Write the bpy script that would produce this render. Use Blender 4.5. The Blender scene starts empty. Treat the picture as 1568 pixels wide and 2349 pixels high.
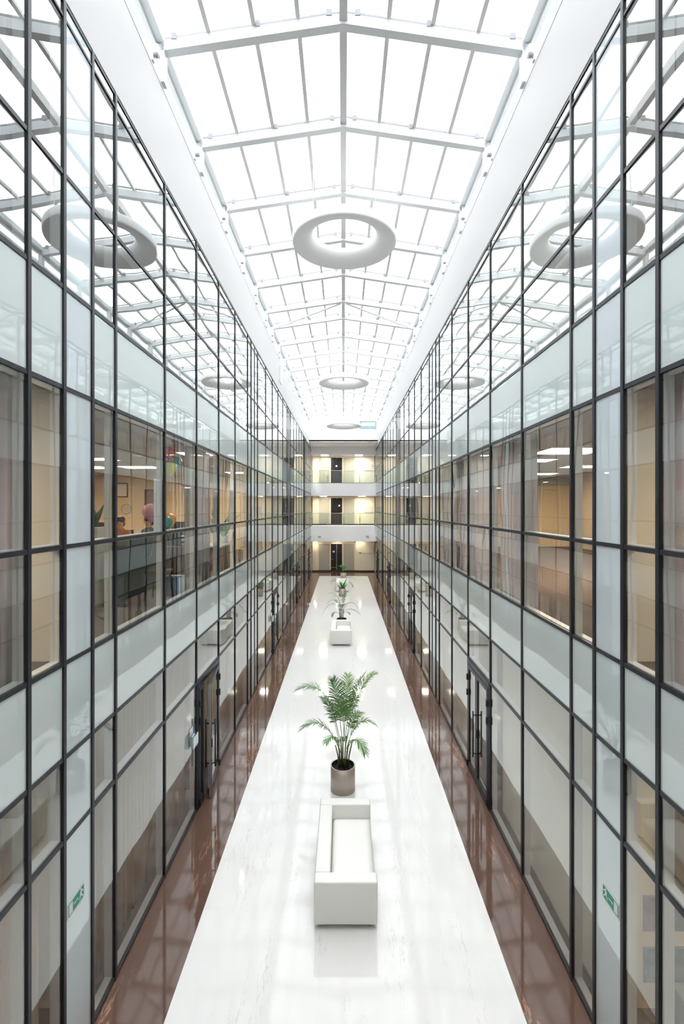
import bpy, bmesh, math, random
from mathutils import Vector, Matrix, Euler
R = math.radians
random.seed(7)
sc = bpy.context.scene
COL = sc.collection

# ------------------------------------------------------------------ materials
def nodes_of(name):
    m = bpy.data.materials.new(name); m.use_nodes = True
    nt = m.node_tree; nt.nodes.clear()
    out = nt.nodes.new('ShaderNodeOutputMaterial')
    return m, nt, out

def pbr(name, col, rough=.5, metal=0., spec=.5, bump=0., bscale=40., var=0., vscale=6., coat=0.):
    m, nt, out = nodes_of(name)
    b = nt.nodes.new('ShaderNodeBsdfPrincipled')
    b.inputs['Base Color'].default_value = (*col, 1)
    b.inputs['Roughness'].default_value = rough
    b.inputs['Metallic'].default_value = metal
    b.inputs['Specular IOR Level'].default_value = spec
    b.inputs['Coat Weight'].default_value = coat
    nt.links.new(b.outputs[0], out.inputs[0])
    if var or bump:
        tc = nt.nodes.new('ShaderNodeTexCoord')
    if var:
        n = nt.nodes.new('ShaderNodeTexNoise'); n.inputs['Scale'].default_value = vscale; n.inputs['Detail'].default_value = 4
        r = nt.nodes.new('ShaderNodeMapRange'); r.inputs['To Min'].default_value = 1 - var; r.inputs['To Max'].default_value = 1 + var
        mx = nt.nodes.new('ShaderNodeMix'); mx.data_type = 'RGBA'; mx.blend_type = 'MULTIPLY'; mx.inputs['Factor'].default_value = 1
        mx.inputs[6].default_value = (*col, 1)
        nt.links.new(tc.outputs['Object'], n.inputs['Vector']); nt.links.new(n.outputs['Fac'], r.inputs['Value'])
        nt.links.new(r.outputs[0], mx.inputs[7]); nt.links.new(mx.outputs[2], b.inputs['Base Color'])
    if bump:
        n2 = nt.nodes.new('ShaderNodeTexNoise'); n2.inputs['Scale'].default_value = bscale
        bp = nt.nodes.new('ShaderNodeBump'); bp.inputs['Strength'].default_value = bump; bp.inputs['Distance'].default_value = .01
        nt.links.new(tc.outputs['Object'], n2.inputs['Vector']); nt.links.new(n2.outputs['Fac'], bp.inputs['Height'])
        nt.links.new(bp.outputs[0], b.inputs['Normal'])
    return m

def emit(name, col, s):
    m, nt, out = nodes_of(name)
    e = nt.nodes.new('ShaderNodeEmission'); e.inputs[0].default_value = (*col, 1); e.inputs[1].default_value = s
    nt.links.new(e.outputs[0], out.inputs[0]); return m

def math_node(nt, op, a, b=None):
    n = nt.nodes.new('ShaderNodeMath'); n.operation = op
    for i, v in enumerate((a, b)):
        if v is None: continue
        if isinstance(v, (int, float)): n.inputs[i].default_value = v
        else: nt.links.new(v, n.inputs[i])
    return n.outputs[0]

def wave_normal(nt, amt):
    """gentle roller-wave distortion of float glass, different in every pane"""
    tc = nt.nodes.new('ShaderNodeTexCoord'); oi = nt.nodes.new('ShaderNodeObjectInfo')
    ad = nt.nodes.new('ShaderNodeVectorMath'); ad.operation = 'MULTIPLY_ADD'
    cx = nt.nodes.new('ShaderNodeCombineXYZ')
    r = math_node(nt, 'MULTIPLY', oi.outputs['Random'], 37.)
    for i in range(3): nt.links.new(r, cx.inputs[i])
    ad.inputs[1].default_value = (1, 1, .7)
    nt.links.new(tc.outputs['Object'], ad.inputs[0]); nt.links.new(cx.outputs[0], ad.inputs[2])
    n = nt.nodes.new('ShaderNodeTexNoise'); n.inputs['Scale'].default_value = 1.15; n.inputs['Detail'].default_value = .5
    nt.links.new(ad.outputs[0], n.inputs['Vector'])
    bp = nt.nodes.new('ShaderNodeBump'); bp.inputs['Strength'].default_value = 1.; bp.inputs['Distance'].default_value = amt
    nt.links.new(n.outputs['Fac'], bp.inputs['Height'])
    return bp.outputs[0]

def glass(name, tint, wave=.0, surfaces=4., base=0., rough=0.):
    """clear sheet glass: reflection of a multi-surface unit at its outer face, tinted see-through"""
    m, nt, out = nodes_of(name)
    fr = nt.nodes.new('ShaderNodeFresnel'); fr.inputs['IOR'].default_value = 1.5
    ge = nt.nodes.new('ShaderNodeNewGeometry')
    front = math_node(nt, 'SUBTRACT', 1., ge.outputs['Backfacing'])
    r = fr.outputs[0]
    tot = math_node(nt, 'DIVIDE', math_node(nt, 'MULTIPLY', r, surfaces), math_node(nt, 'ADD', math_node(nt, 'MULTIPLY', r, surfaces - 1.), 1.))
    if base: tot = math_node(nt, 'ADD', math_node(nt, 'MULTIPLY', tot, 1. - base), base)
    fac = math_node(nt, 'MULTIPLY', tot, front)
    gl = nt.nodes.new('ShaderNodeBsdfGlossy'); gl.inputs['Roughness'].default_value = rough
    gl.inputs['Color'].default_value = (.95, .97, .97, 1)
    tr = nt.nodes.new('ShaderNodeBsdfTransparent'); tr.inputs[0].default_value = (*tint, 1)
    mx = nt.nodes.new('ShaderNodeMixShader')
    nt.links.new(fac, mx.inputs[0]); nt.links.new(tr.outputs[0], mx.inputs[1]); nt.links.new(gl.outputs[0], mx.inputs[2])
    if wave:
        nb = wave_normal(nt, wave); nt.links.new(nb, gl.inputs['Normal'])
    nt.links.new(mx.outputs[0], out.inputs[0]); return m

def frosted(name, col, wave=.0, surfaces=2.):
    m, nt, out = nodes_of(name)
    fr = nt.nodes.new('ShaderNodeFresnel'); fr.inputs['IOR'].default_value = 1.5
    r = fr.outputs[0]
    tot = math_node(nt, 'DIVIDE', math_node(nt, 'MULTIPLY', r, surfaces), math_node(nt, 'ADD', math_node(nt, 'MULTIPLY', r, surfaces - 1.), 1.))
    gl = nt.nodes.new('ShaderNodeBsdfGlossy'); gl.inputs['Roughness'].default_value = .02
    gl.inputs['Color'].default_value = (.92, .97, .97, 1)
    df = nt.nodes.new('ShaderNodeBsdfDiffuse'); df.inputs[0].default_value = (*col, 1)
    mx = nt.nodes.new('ShaderNodeMixShader')
    nt.links.new(tot, mx.inputs[0]); nt.links.new(df.outputs[0], mx.inputs[1]); nt.links.new(gl.outputs[0], mx.inputs[2])
    if wave:
        nb = wave_normal(nt, wave); nt.links.new(nb, gl.inputs['Normal'])
    nt.links.new(mx.outputs[0], out.inputs[0]); return m

def stone(name, base, vein, vscale, width, tile, seam, rough, stretch=(1, 1, 1), cloud=.06, spec=.5, rot=0.):
    m, nt, out = nodes_of(name)
    b = nt.nodes.new('ShaderNodeBsdfPrincipled'); b.inputs['Roughness'].default_value = rough
    b.inputs['Specular IOR Level'].default_value = spec
    tc = nt.nodes.new('ShaderNodeTexCoord')
    mp = nt.nodes.new('ShaderNodeMapping'); mp.inputs['Scale'].default_value = stretch; mp.inputs['Rotation'].default_value = (0, 0, rot)
    nt.links.new(tc.outputs['Object'], mp.inputs[0])
    n = nt.nodes.new('ShaderNodeTexNoise'); n.inputs['Scale'].default_value = vscale; n.inputs['Detail'].default_value = 5; n.inputs['Roughness'].default_value = .6; n.inputs['Distortion'].default_value = .25
    nt.links.new(mp.outputs[0], n.inputs['Vector'])
    d = math_node(nt, 'ABSOLUTE', math_node(nt, 'SUBTRACT', n.outputs['Fac'], .5))
    v = nt.nodes.new('ShaderNodeMapRange'); v.inputs['From Min'].default_value = 0; v.inputs['From Max'].default_value = width
    v.inputs['To Min'].default_value = 1; v.inputs['To Max'].default_value = 0
    nt.links.new(d, v.inputs['Value'])
    n2 = nt.nodes.new('ShaderNodeTexNoise'); n2.inputs['Scale'].default_value = vscale * .35; n2.inputs['Detail'].default_value = 2
    nt.links.new(mp.outputs[0], n2.inputs['Vector'])
    msk = nt.nodes.new('ShaderNodeMapRange'); msk.inputs['From Min'].default_value = .50; msk.inputs['From Max'].default_value = .70
    nt.links.new(n2.outputs['Fac'], msk.inputs['Value'])
    fac = math_node(nt, 'MULTIPLY', v.outputs[0], msk.outputs[0])
    cl = nt.nodes.new('ShaderNodeMapRange'); cl.inputs['To Min'].default_value = 1 - cloud; cl.inputs['To Max'].default_value = 1 + cloud
    nt.links.new(n2.outputs['Fac'], cl.inputs['Value'])
    mu = nt.nodes.new('ShaderNodeMix'); mu.data_type = 'RGBA'; mu.blend_type = 'MULTIPLY'; mu.inputs['Factor'].default_value = 1
    mu.inputs[6].default_value = (*base, 1); nt.links.new(cl.outputs[0], mu.inputs[7])
    mx = nt.nodes.new('ShaderNodeMix'); mx.data_type = 'RGBA'; mx.inputs[7].default_value = (*vein, 1)
    nt.links.new(fac, mx.inputs['Factor']); nt.links.new(mu.outputs[2], mx.inputs[6])
    br = nt.nodes.new('ShaderNodeTexBrick'); br.offset = 0; br.inputs['Scale'].default_value = 1.
    br.inputs['Brick Width'].default_value = tile; br.inputs['Row Height'].default_value = tile
    br.inputs['Mortar Size'].default_value = .0015; br.inputs['Mortar Smooth'].default_value = .2
    br.inputs['Color1'].default_value = br.inputs['Color2'].default_value = (1, 1, 1, 1); br.inputs['Mortar'].default_value = (seam, seam, seam, 1)
    nt.links.new(tc.outputs['Object'], br.inputs['Vector'])
    m2 = nt.nodes.new('ShaderNodeMix'); m2.data_type = 'RGBA'; m2.blend_type = 'MULTIPLY'; m2.inputs['Factor'].default_value = 1
    nt.links.new(mx.outputs[2], m2.inputs[6]); nt.links.new(br.outputs[0], m2.inputs[7])
    nt.links.new(m2.outputs[2], b.inputs['Base Color'])
    nt.links.new(b.outputs[0], out.inputs[0]); return m

M = {}
M['wall'] = pbr('white_plaster', (.57, .556, .556), .6, 0, .3)
M['fascia'] = pbr('bright_white_fascia', (.92, .91, .92), .5)
M['steel'] = pbr('white_painted_steel', (.66, .68, .69), .42)
M['bar'] = pbr('white_glazing_bar', (.62, .62, .61), .45)
M['bracket'] = pbr('grey_bracket', (.32, .32, .34), .5)
M['dark'] = pbr('anthracite_aluminium', (.026, .028, .036), .4, 0., .4)
M['shadeblack'] = pbr('mullion_shade_black', (.012, .012, .014), .5)  # painted-in shade for the near side of the mullions
M['white'] = pbr('white_lacquer', (.80, .80, .79), .4)
M['glass'] = glass('curtain_wall_glass', (.92, .93, .92), .0035, 2.1)
M['topglass'] = glass('top_floor_coated_glass', (.92, .93, .92), .0035, 4., .05)
M['roofglass'] = glass('skylight_glass', (.97, .98, .98), 0, 2.)
M['bglass'] = glass('balustrade_glass', (.86, .91, .89), 0, 2., .03)
M['frost'] = frosted('blue_green_spandrel_glass', (.745, .825, .825), .002)
M['column'] = frosted('pale_blue_column_glass', (.72, .80, .84), .002)
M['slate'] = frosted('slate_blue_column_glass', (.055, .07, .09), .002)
M['floorw'] = stone('white_polished_stone', (.85, .835, .82), (.64, .63, .61), 7., .016, .6, 0.965, .06, (1.6, .22, 1), .015, .42, .12)
M['floorb'] = stone('brown_polished_marble', (.15, .085, .063), (.45, .24, .14), 6., .03, .6, .88, .05, (1.3, .20, 1), .16, .55, .5)
M['carpet'] = pbr('grey_carpet', (.20, .19, .18), .9, bump=.3, bscale=300)
M['carpetb'] = pbr('brown_carpet', (.11, .075, .062), .9, bump=.3, bscale=300)
M['ceil'] = pbr('ceiling_tile', (.45, .43, .42), .8)
M['yellow'] = pbr('yellow_beige_wall', (.80, .65, .43), .7)
M['cream'] = pbr('cream_wall', (.88, .78, .60), .6)
M['creamlt'] = pbr('pale_cream_wall', (.84, .79, .69), .6)
M['greywall'] = pbr('grey_partition', (.40, .40, .39), .7)
M['lilac'] = pbr('lilac_curtain_cloth', (.70, .675, .72), .85, var=.06, vscale=9)
M['creamcloth'] = pbr('cream_roller_cloth', (.70, .64, .55), .85)
def cloth_tr(name, col, t):
    m, nt, out = nodes_of(name)
    d = nt.nodes.new('ShaderNodeBsdfDiffuse'); d.inputs[0].default_value = (*col, 1)
    l = nt.nodes.new('ShaderNodeBsdfTranslucent'); l.inputs[0].default_value = (*col, 1)
    mx = nt.nodes.new('ShaderNodeMixShader'); mx.inputs[0].default_value = t
    nt.links.new(d.outputs[0], mx.inputs[1]); nt.links.new(l.outputs[0], mx.inputs[2]); nt.links.new(mx.outputs[0], out.inputs[0]); return m
M['ring'] = cloth_tr('translucent_white_ring', (.95, .95, .95), .11)  # translucency added so skylight lifts the ring's dim underside
M['sheer'] = cloth_tr('added_blind_cloth', (.90, .91, .90), .5)  # cloth of the added blinds, translucent so their backlight shows
M['blind'] = pbr('beige_blind_cloth', (.90, .78, .65), .8, var=.05, vscale=4)
M['blindw'] = pbr('off_white_panel', (.88, .84, .75), .7, var=.03, vscale=3)
M['lamp'] = emit('warm_ceiling_lamp', (1., .84, .64), 30.)
M['lampw'] = emit('white_ceiling_lamp', (1., .93, .80), 44.)
M['lampg'] = emit('warm_gallery_lamp', (1., .88, .70), 54.)
M['lampfill'] = emit('added_blind_backlight', (1., .97, .92), 150.)  # for the lamps added behind the top-floor blinds
M['lampd'] = emit('downlight_lens', (1., .86, .66), 70.)
M['doorblk'] = pbr('black_door', (.006, .005, .005), .35)
M['frostdoor'] = pbr('grey_frosted_sidelight', (.46, .43, .36), .25)
M['doorframe'] = pbr('cream_door_frame', (.82, .72, .55), .4)
M['skirt'] = pbr('dark_brown_skirting', (.04, .022, .014), .4)
M['alu'] = pbr('brushed_aluminium', (.62, .62, .62), .3, .9)
M['leather'] = pbr('white_leather', (.92, .91, .87), .42, bump=.08, bscale=260)
M['chrome'] = pbr('satin_chrome', (.5, .5, .5), .25, 1.)
M['pot'] = pbr('champagne_metal_pot', (.56, .475, .41), .38, .2, var=.05, vscale=3)
M['potin'] = pbr('pot_inside', (.055, .05, .045), .5)
M['soil'] = pbr('dark_soil', (.012, .007, .006), .95, bump=.8, bscale=60)
M['leaf'] = pbr('palm_leaf', (.14, .30, .065), .5, var=.35, vscale=7)
M['leafd'] = pbr('dark_leaf', (.085, .21, .06), .5, var=.3, vscale=7)
M['stem'] = pbr('palm_cane', (.16, .17, .07), .55, var=.4, vscale=14)

M['ringlip'] = emit('ring_light_strip', (1., 1., 1.), 1.2)
M['green'] = pbr('exit_green', (.03, .32, .20), .45)
M['signw'] = pbr('sign_white', (.80, .85, .83), .5)
M['acryl'] = glass('clear_acrylic', (.90, .93, .94), 0, 3., .06)
M['paper'] = pbr('white_paper', (.90, .90, .90), .7)
M['leaflet'] = pbr('blue_leaflet', (.42, .58, .72), .5)
M['teal'] = pbr('dark_teal_screen', (.022, .040, .042), .6)
M['wood'] = pbr('red_brown_wood', (.23, .105, .055), .45, var=.25, vscale=5)
M['woodl'] = pbr('tan_wood', (.40, .27, .15), .5, var=.3, vscale=4)
M['darkwood'] = pbr('dark_wood', (.05, .02, .014), .45)
M['black'] = pbr('black_plastic', (.015, .016, .018), .4)
M['blue'] = pbr('blue_card', (.035, .075, .24), .5)
M['skin'] = pbr('skin', (.50, .26, .17), .55)
M['hair'] = pbr('black_hair', (.012, .008, .007), .5)
M['shirt1'] = pbr('dark_shirt', (.035, .035, .05), .8)
M['shirt2'] = pbr('orange_brown_shirt', (.35, .10, .05), .8)
M['trouser'] = pbr('dark_trousers', (.02, .02, .025), .8)
for k, c in dict(red=(.80, .04, .06), yellow2=(.90, .84, .08), blue2=(.28, .66, .88), pink=(.88, .40, .48), orange=(.95, .34, .02), teal2=(.02, .40, .36)).items():
    M['bal_' + k] = pbr(k + '_balloon', c, .25)
M['art1'] = pbr('red_grey_print', (.28, .20, .19), .5, var=.7, vscale=9)
M['art2'] = pbr('green_grey_print', (.20, .23, .21), .5, var=.7, vscale=9)
M['board'] = pbr('pale_grey_board', (.60, .58, .53), .45)
M['boardw'] = pbr('white_board', (.86, .79, .66), .4)
M['outside'] = pbr('pale_roof_facade', (.10, .16, .17), .5)

# ------------------------------------------------------------------ helpers
WP = {}
def wloc(o): return WP.get(o.name, Vector((0, 0, 0)))
def link(o, parent=None, w=Vector((0, 0, 0))):
    COL.objects.link(o); WP[o.name] = Vector(w)
    if parent is not None:
        o.parent = parent; o.location = Vector(w) - wloc(parent)
    else: o.location = w
    return o
def tag(o, label, cat, group=None, kind=None):
    o['label'] = label; o['category'] = cat
    if group: o['group'] = group
    if kind: o['kind'] = kind
    return o
def thing(name, loc, label, cat, group=None, kind=None):
    o = bpy.data.objects.new(name, None); o.empty_display_size = .1
    link(o, None, loc); return tag(o, label, cat, group, kind)
_mc = {}
def boxmesh(sx, sy, sz, mat, bev=0.):
    k = (round(sx, 4), round(sy, 4), round(sz, 4), mat, bev)
    if k in _mc: return _mc[k]
    bm = bmesh.new(); bmesh.ops.create_cube(bm, size=1); bmesh.ops.scale(bm, vec=(sx, sy, sz), verts=bm.verts)
    if bev:
        bmesh.ops.bevel(bm, geom=bm.edges[:], offset=bev, segments=3, profile=.5, affect='EDGES')
    me = bpy.data.meshes.new('box'); bm.to_mesh(me); bm.free(); me.materials.append(M[mat])
    if bev:
        for p in me.polygons: p.use_smooth = True
    _mc[k] = me; return me
def box(name, c, s, mat, parent=None, bev=0., rot=None):
    o = bpy.data.objects.new(name, boxmesh(*s, mat, bev)); link(o, parent, c)
    if rot: o.rotation_euler = rot
    return o
def bx(name, lo, hi, mat, parent=None, bev=0.):
    lo, hi = Vector(lo), Vector(hi)
    a = Vector([min(p, q) for p, q in zip(lo, hi)]); b = Vector([max(p, q) for p, q in zip(lo, hi)])
    return box(name, (a + b) / 2, tuple(b - a), mat, parent, bev)
def meshobj(name, bm, mat, parent=None, w=(0, 0, 0), smooth=False):
    me = bpy.data.meshes.new(name); bm.to_mesh(me); bm.free()
    for x in (mat if isinstance(mat, (list, tuple)) else [mat]): me.materials.append(M[x])
    if smooth:
        for p in me.polygons: p.use_smooth = True
    o = bpy.data.objects.new(name, me); link(o, parent, w); return o
def tube_bm(pts, rad, n=8, bm=None, cap=True):
    bm = bm or bmesh.new(); pts = [Vector(p) for p in pts]
    rads = rad if isinstance(rad, (list, tuple)) else [rad] * len(pts)
    rings = []; up = None
    for i, p in enumerate(pts):
        d = (pts[min(i + 1, len(pts) - 1)] - pts[max(i - 1, 0)]).normalized()
        if up is None: up = Vector((0, 0, 1)) if abs(d.z) < .9 else Vector((1, 0, 0))
        a = d.cross(up).normalized(); up = a.cross(d).normalized()
        rings.append([bm.verts.new(p + (a * math.cos(t) + up * math.sin(t)) * rads[i]) for t in [2 * math.pi * k / n for k in range(n)]])
    for r0, r1 in zip(rings, rings[1:]):
        for k in range(n): bm.faces.new((r0[k], r0[(k + 1) % n], r1[(k + 1) % n], r1[k]))
    if cap:
        bm.faces.new(rings[0][::-1]); bm.faces.new(rings[-1])
    return bm
def lathe_bm(prof, n=48, closed=False):
    bm = bmesh.new(); rings = []
    for r, z in prof:
        rings.append([bm.verts.new((r * math.cos(2 * math.pi * k / n), r * math.sin(2 * math.pi * k / n), z)) for k in range(n)] if r > 1e-5 else [bm.verts.new((0, 0, z))])
    pairs = list(zip(rings, rings[1:])) + ([(rings[-1], rings[0])] if closed else [])
    for a, b in pairs:
        for k in range(n):
            q = (k + 1) % n
            if len(a) == 1: bm.faces.new((a[0], b[q], b[k]))
            elif len(b) == 1: bm.faces.new((a[k], a[q], b[0]))
            else: bm.faces.new((a[k], a[q], b[q], b[k]))
    bmesh.ops.recalc_face_normals(bm, faces=bm.faces[:])
    return bm
def copy_tree(o, parent=None, w=None):
    c = o.copy(); COL.objects.link(c)
    WP[c.name] = Vector(w) if w is not None else wloc(o)
    if parent is not None: c.parent = parent
    elif w is not None: c.location = w
    for ch in list(o.children): copy_tree(ch, c)
    return c
ORD = ['first', 'second', 'third', 'fourth', 'fifth', 'sixth', 'seventh', 'eighth', 'ninth', 'tenth', 'eleventh', 'twelfth', 'thirteenth', 'fourteenth', 'fifteenth', 'sixteenth', 'seventeenth', 'eighteenth', 'nineteenth', 'twentieth']
ORD += ['twenty-' + x for x in ORD[:9]] + ['thirtieth'] + ['thirty-' + x for x in ORD[:9]]
SIDE = {-1: 'left', 1: 'right'}

# ------------------------------------------------------------------ camera
F = 17 / 36 * 2349
cam = bpy.data.cameras.new('camera'); cam.lens = 17; cam.sensor_width = 36; cam.sensor_fit = 'AUTO'
cam.shift_x = -3.2 / 2349; cam.shift_y = -10. / 2349; cam.clip_start = .05; cam.clip_end = 200
H = 5.3
co = bpy.data.objects.new('camera', cam); COL.objects.link(co); co.location = (0, 0, H); co.rotation_euler = (R(90), 0, 0)
sc.camera = co

# ------------------------------------------------------------------ levels
WX = 2.546            # front of the dark frames
GX = 2.562           # glass plane
YO = -.07
POS = [1.0, 2.5, 4.0, 4.5, 5.0, 5.5, 7, 8.5, 10, 11.5, 13, 13.5, 14, 14.5, 16, 17.5, 19, 20.5, 22, 22.5, 23, 23.5, 25, 26.5, 28, 29.5, 31, 31.5, 32, 32.5, 34, 35.5, 37, 38.5]
TR = [.03, 2.24, 3.0, 3.87, 4.94, 6.40, 7.32, 8.36, 9.79, 9.93]
F1, C0, F2, C1, C2 = 3.83, 2.96, 7.22, 6.43, 9.78
DEPTH = 8.6
YN, YF = -1.0, 40.2
st = lambda o, label, cat: tag(o, label, cat, None, 'structure')

# ------------------------------------------------------------------ floor, walls, slabs
st(bx('floor', (-1.845, YN, -.1), (1.885, 37.5, 0), 'floorw'), 'white polished stone strip running down the middle of the hall floor', 'floor')
st(bx('floor_left', (-GX, YN, -.1), (-1.845, 37.5, -.001), 'floorb'), 'brown marble border along the left glass wall', 'floor')
st(bx('floor_right', (1.885, YN, -.1), (GX, 37.5, -.001), 'floorb'), 'brown marble border along the right glass wall', 'floor')
st(bx('floor_far', (-GX, 37.5, -.1), (GX, YF, -.001), 'floorb'), 'brown marble floor in front of the far wall', 'floor')
for s in (-1, 1):
    n = SIDE[s]
    st(bx('floor_ground_' + n, (s * GX, YN, -.12), (s * DEPTH, YF, -.01), 'carpet'), f'grey floor of the {n} ground-floor rooms', 'floor')
    st(bx('floor_first_' + n, (s * 2.6, YN, F1 - .2), (s * DEPTH, YF, F1), 'carpetb'), f'brown carpet floor of the {n} first-floor rooms', 'floor')
    st(bx('floor_second_' + n, (s * 2.6, YN, F2 - .2), (s * DEPTH, YF, F2), 'carpetb'), f'carpet floor of the {n} second-floor rooms', 'floor')
    st(bx('ceiling_ground_' + n, (s * 2.6, YN, C0), (s * DEPTH, YF, F1 - .2), 'ceil'), f'pale ceiling over the {n} ground-floor rooms', 'ceiling')
    st(bx('ceiling_first_' + n, (s * 2.6, YN, C1), (s * DEPTH, YF, F2 - .2), 'ceil'), f'pale ceiling over the {n} first-floor offices', 'ceiling')
    st(bx('ceiling_second_' + n, (s * 2.6, YN, C2), (s * DEPTH, YF, 10.2), 'ceil'), f'pale ceiling over the {n} second-floor rooms', 'ceiling')
    st(bx('wall_back_' + n, (s * DEPTH, YN, -.1), (s * (DEPTH + .2), YF + .2, 10.2), 'yellow'), f'yellow-beige back wall of the {n} rooms', 'wall')
    st(bx('wall_upper_' + n, (s * WX, YN, 9.955), (s * 2.78, 38.5, 11.2), 'wall'), f'smooth white wall band above the {n} glass facade', 'wall')
    st(bx('wall_near_' + n, (s * WX, YN, -.1), (s * 2.6, .93, 9.955), 'wall'), f'white wall at the near end of the {n} facade', 'wall')
    # cross partitions
    st(bx('wall_office_' + n, (s * 2.68, 4.62, F1), (s * DEPTH, 4.74, C1), 'creamlt'), f'cream partition at the near end of the {n} first-floor office', 'wall')
    st(bx('wall_office_end_' + n, (s * 2.9, 16.9 if s < 0 else 18.3, F1), (s * DEPTH, 17.0 if s < 0 else 18.4, C1), 'yellow'), f'yellow-beige partition at the end of the {n} office', 'wall')
    st(bx('wall_reception_' + n, (s * 2.68, 5.12, 0), (s * DEPTH, 5.22, C0), 'cream' if s > 0 else 'blindw'), f'cream partition behind the {n} ground-floor corner room', 'wall')
    st(bx('wall_studio_' + n, (s * 2.9, 9.6, F2), (s * DEPTH, 9.7, C2), 'creamlt'), f'cream partition across the {n} second-floor rooms', 'wall')
st(bx('wall_near', (-8.8, YN - .2, -.1), (8.8, YN, 12.6), 'wall'), 'white end wall behind the viewpoint', 'wall')
st(bx('wall_far', (-8.8, YF, -.1), (8.8, YF + .2, 10.2), 'cream'), 'cream end wall with the black doors', 'wall')
st(bx('wall_bulkhead', (-2.78, 35.75, 10.2), (2.78, 35.95, 11.06), 'fascia'), 'white bulkhead wall under the far gable window', 'wall')
st(bx('ceiling_far', (-2.9, 35.75, 10.16), (2.9, YF, 10.3), 'fascia'), 'white soffit between the bulkhead and the far gallery', 'ceiling')

# ------------------------------------------------------------------ curtain wall
DOORS = {(-1, 8.5), (1, 8.5), (-1, 17.5), (1, 17.5), (-1, 26.5), (1, 26.5), (-1, 35.5), (1, 35.5)}
COLS = {4.5, 13.5, 22.5, 31.5}
wn = 0
for s in (-1, 1):
    for i, (a, b) in enumerate(zip(POS, POS[1:])):
        wn += 1
        y0, y1 = a + YO, b + YO
        colbay = a in COLS
        desc = 'narrow frosted column bay' if colbay else ('narrow dark-framed glass bay' if b - a < 1 else ('dark-framed glass bay over a glass door' if (s, a) in DOORS else 'wide dark-framed glass bay'))
        w = thing('window_%d' % wn, (s * GX, (y0 + y1) / 2, 0), f'full-height {desc} of the {SIDE[s]} facade, {ORD[i]} from the near end', 'window', f'{SIDE[s]} curtain wall bays', 'structure')
        isdoor = (s, a) in DOORS
        bx('mullion', (s * WX, y0 - .021, 0), (s * 2.585, y0 + .022, 9.955), 'dark', w)
        bx('shade_strip', (s * (WX + .003), y0 - .0245, .0), (s * GX, y0 - .021, 9.93), 'shadeblack', w)  # black strip stands for the mullion's near side in shade
        bx('inner_post', (s * 2.588, y0 - .03, .0), (s * 2.67, y0 + .03, 9.9), 'white', w)
        for k, z in enumerate(TR):
            if isdoor and k == 0: continue
            h = .040 if k < 8 else .028
            bx('transom', (s * 2.551, y0 + .022, z - h / 2), (s * 2.58, y1 - .0245, z + h / 2), 'dark', w)
            if k in (0, 1, 3, 4, 5, 7) and not colbay:
                bx('sill', (s * 2.588, y0 + .03, z - .03), (s * 2.665, y1 - .03, z + .028), 'white', w)
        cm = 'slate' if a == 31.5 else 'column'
        for k in range(len(TR) - 1):
            if isdoor and k == 0: continue
            z0, z1 = TR[k] + .02, TR[k + 1] - .02
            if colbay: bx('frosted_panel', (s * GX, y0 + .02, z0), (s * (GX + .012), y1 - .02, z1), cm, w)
            elif k in (2, 5): bx('spandrel_panel', (s * GX, y0 + .02, z0), (s * (GX + .012), y1 - .02, z1), 'frost', w)
            else: bx('glass_pane', (s * GX, y0 + .02, z0), (s * (GX + .012), y1 - .02, z1), 'glass' if k < 6 else 'topglass', w)

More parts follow.
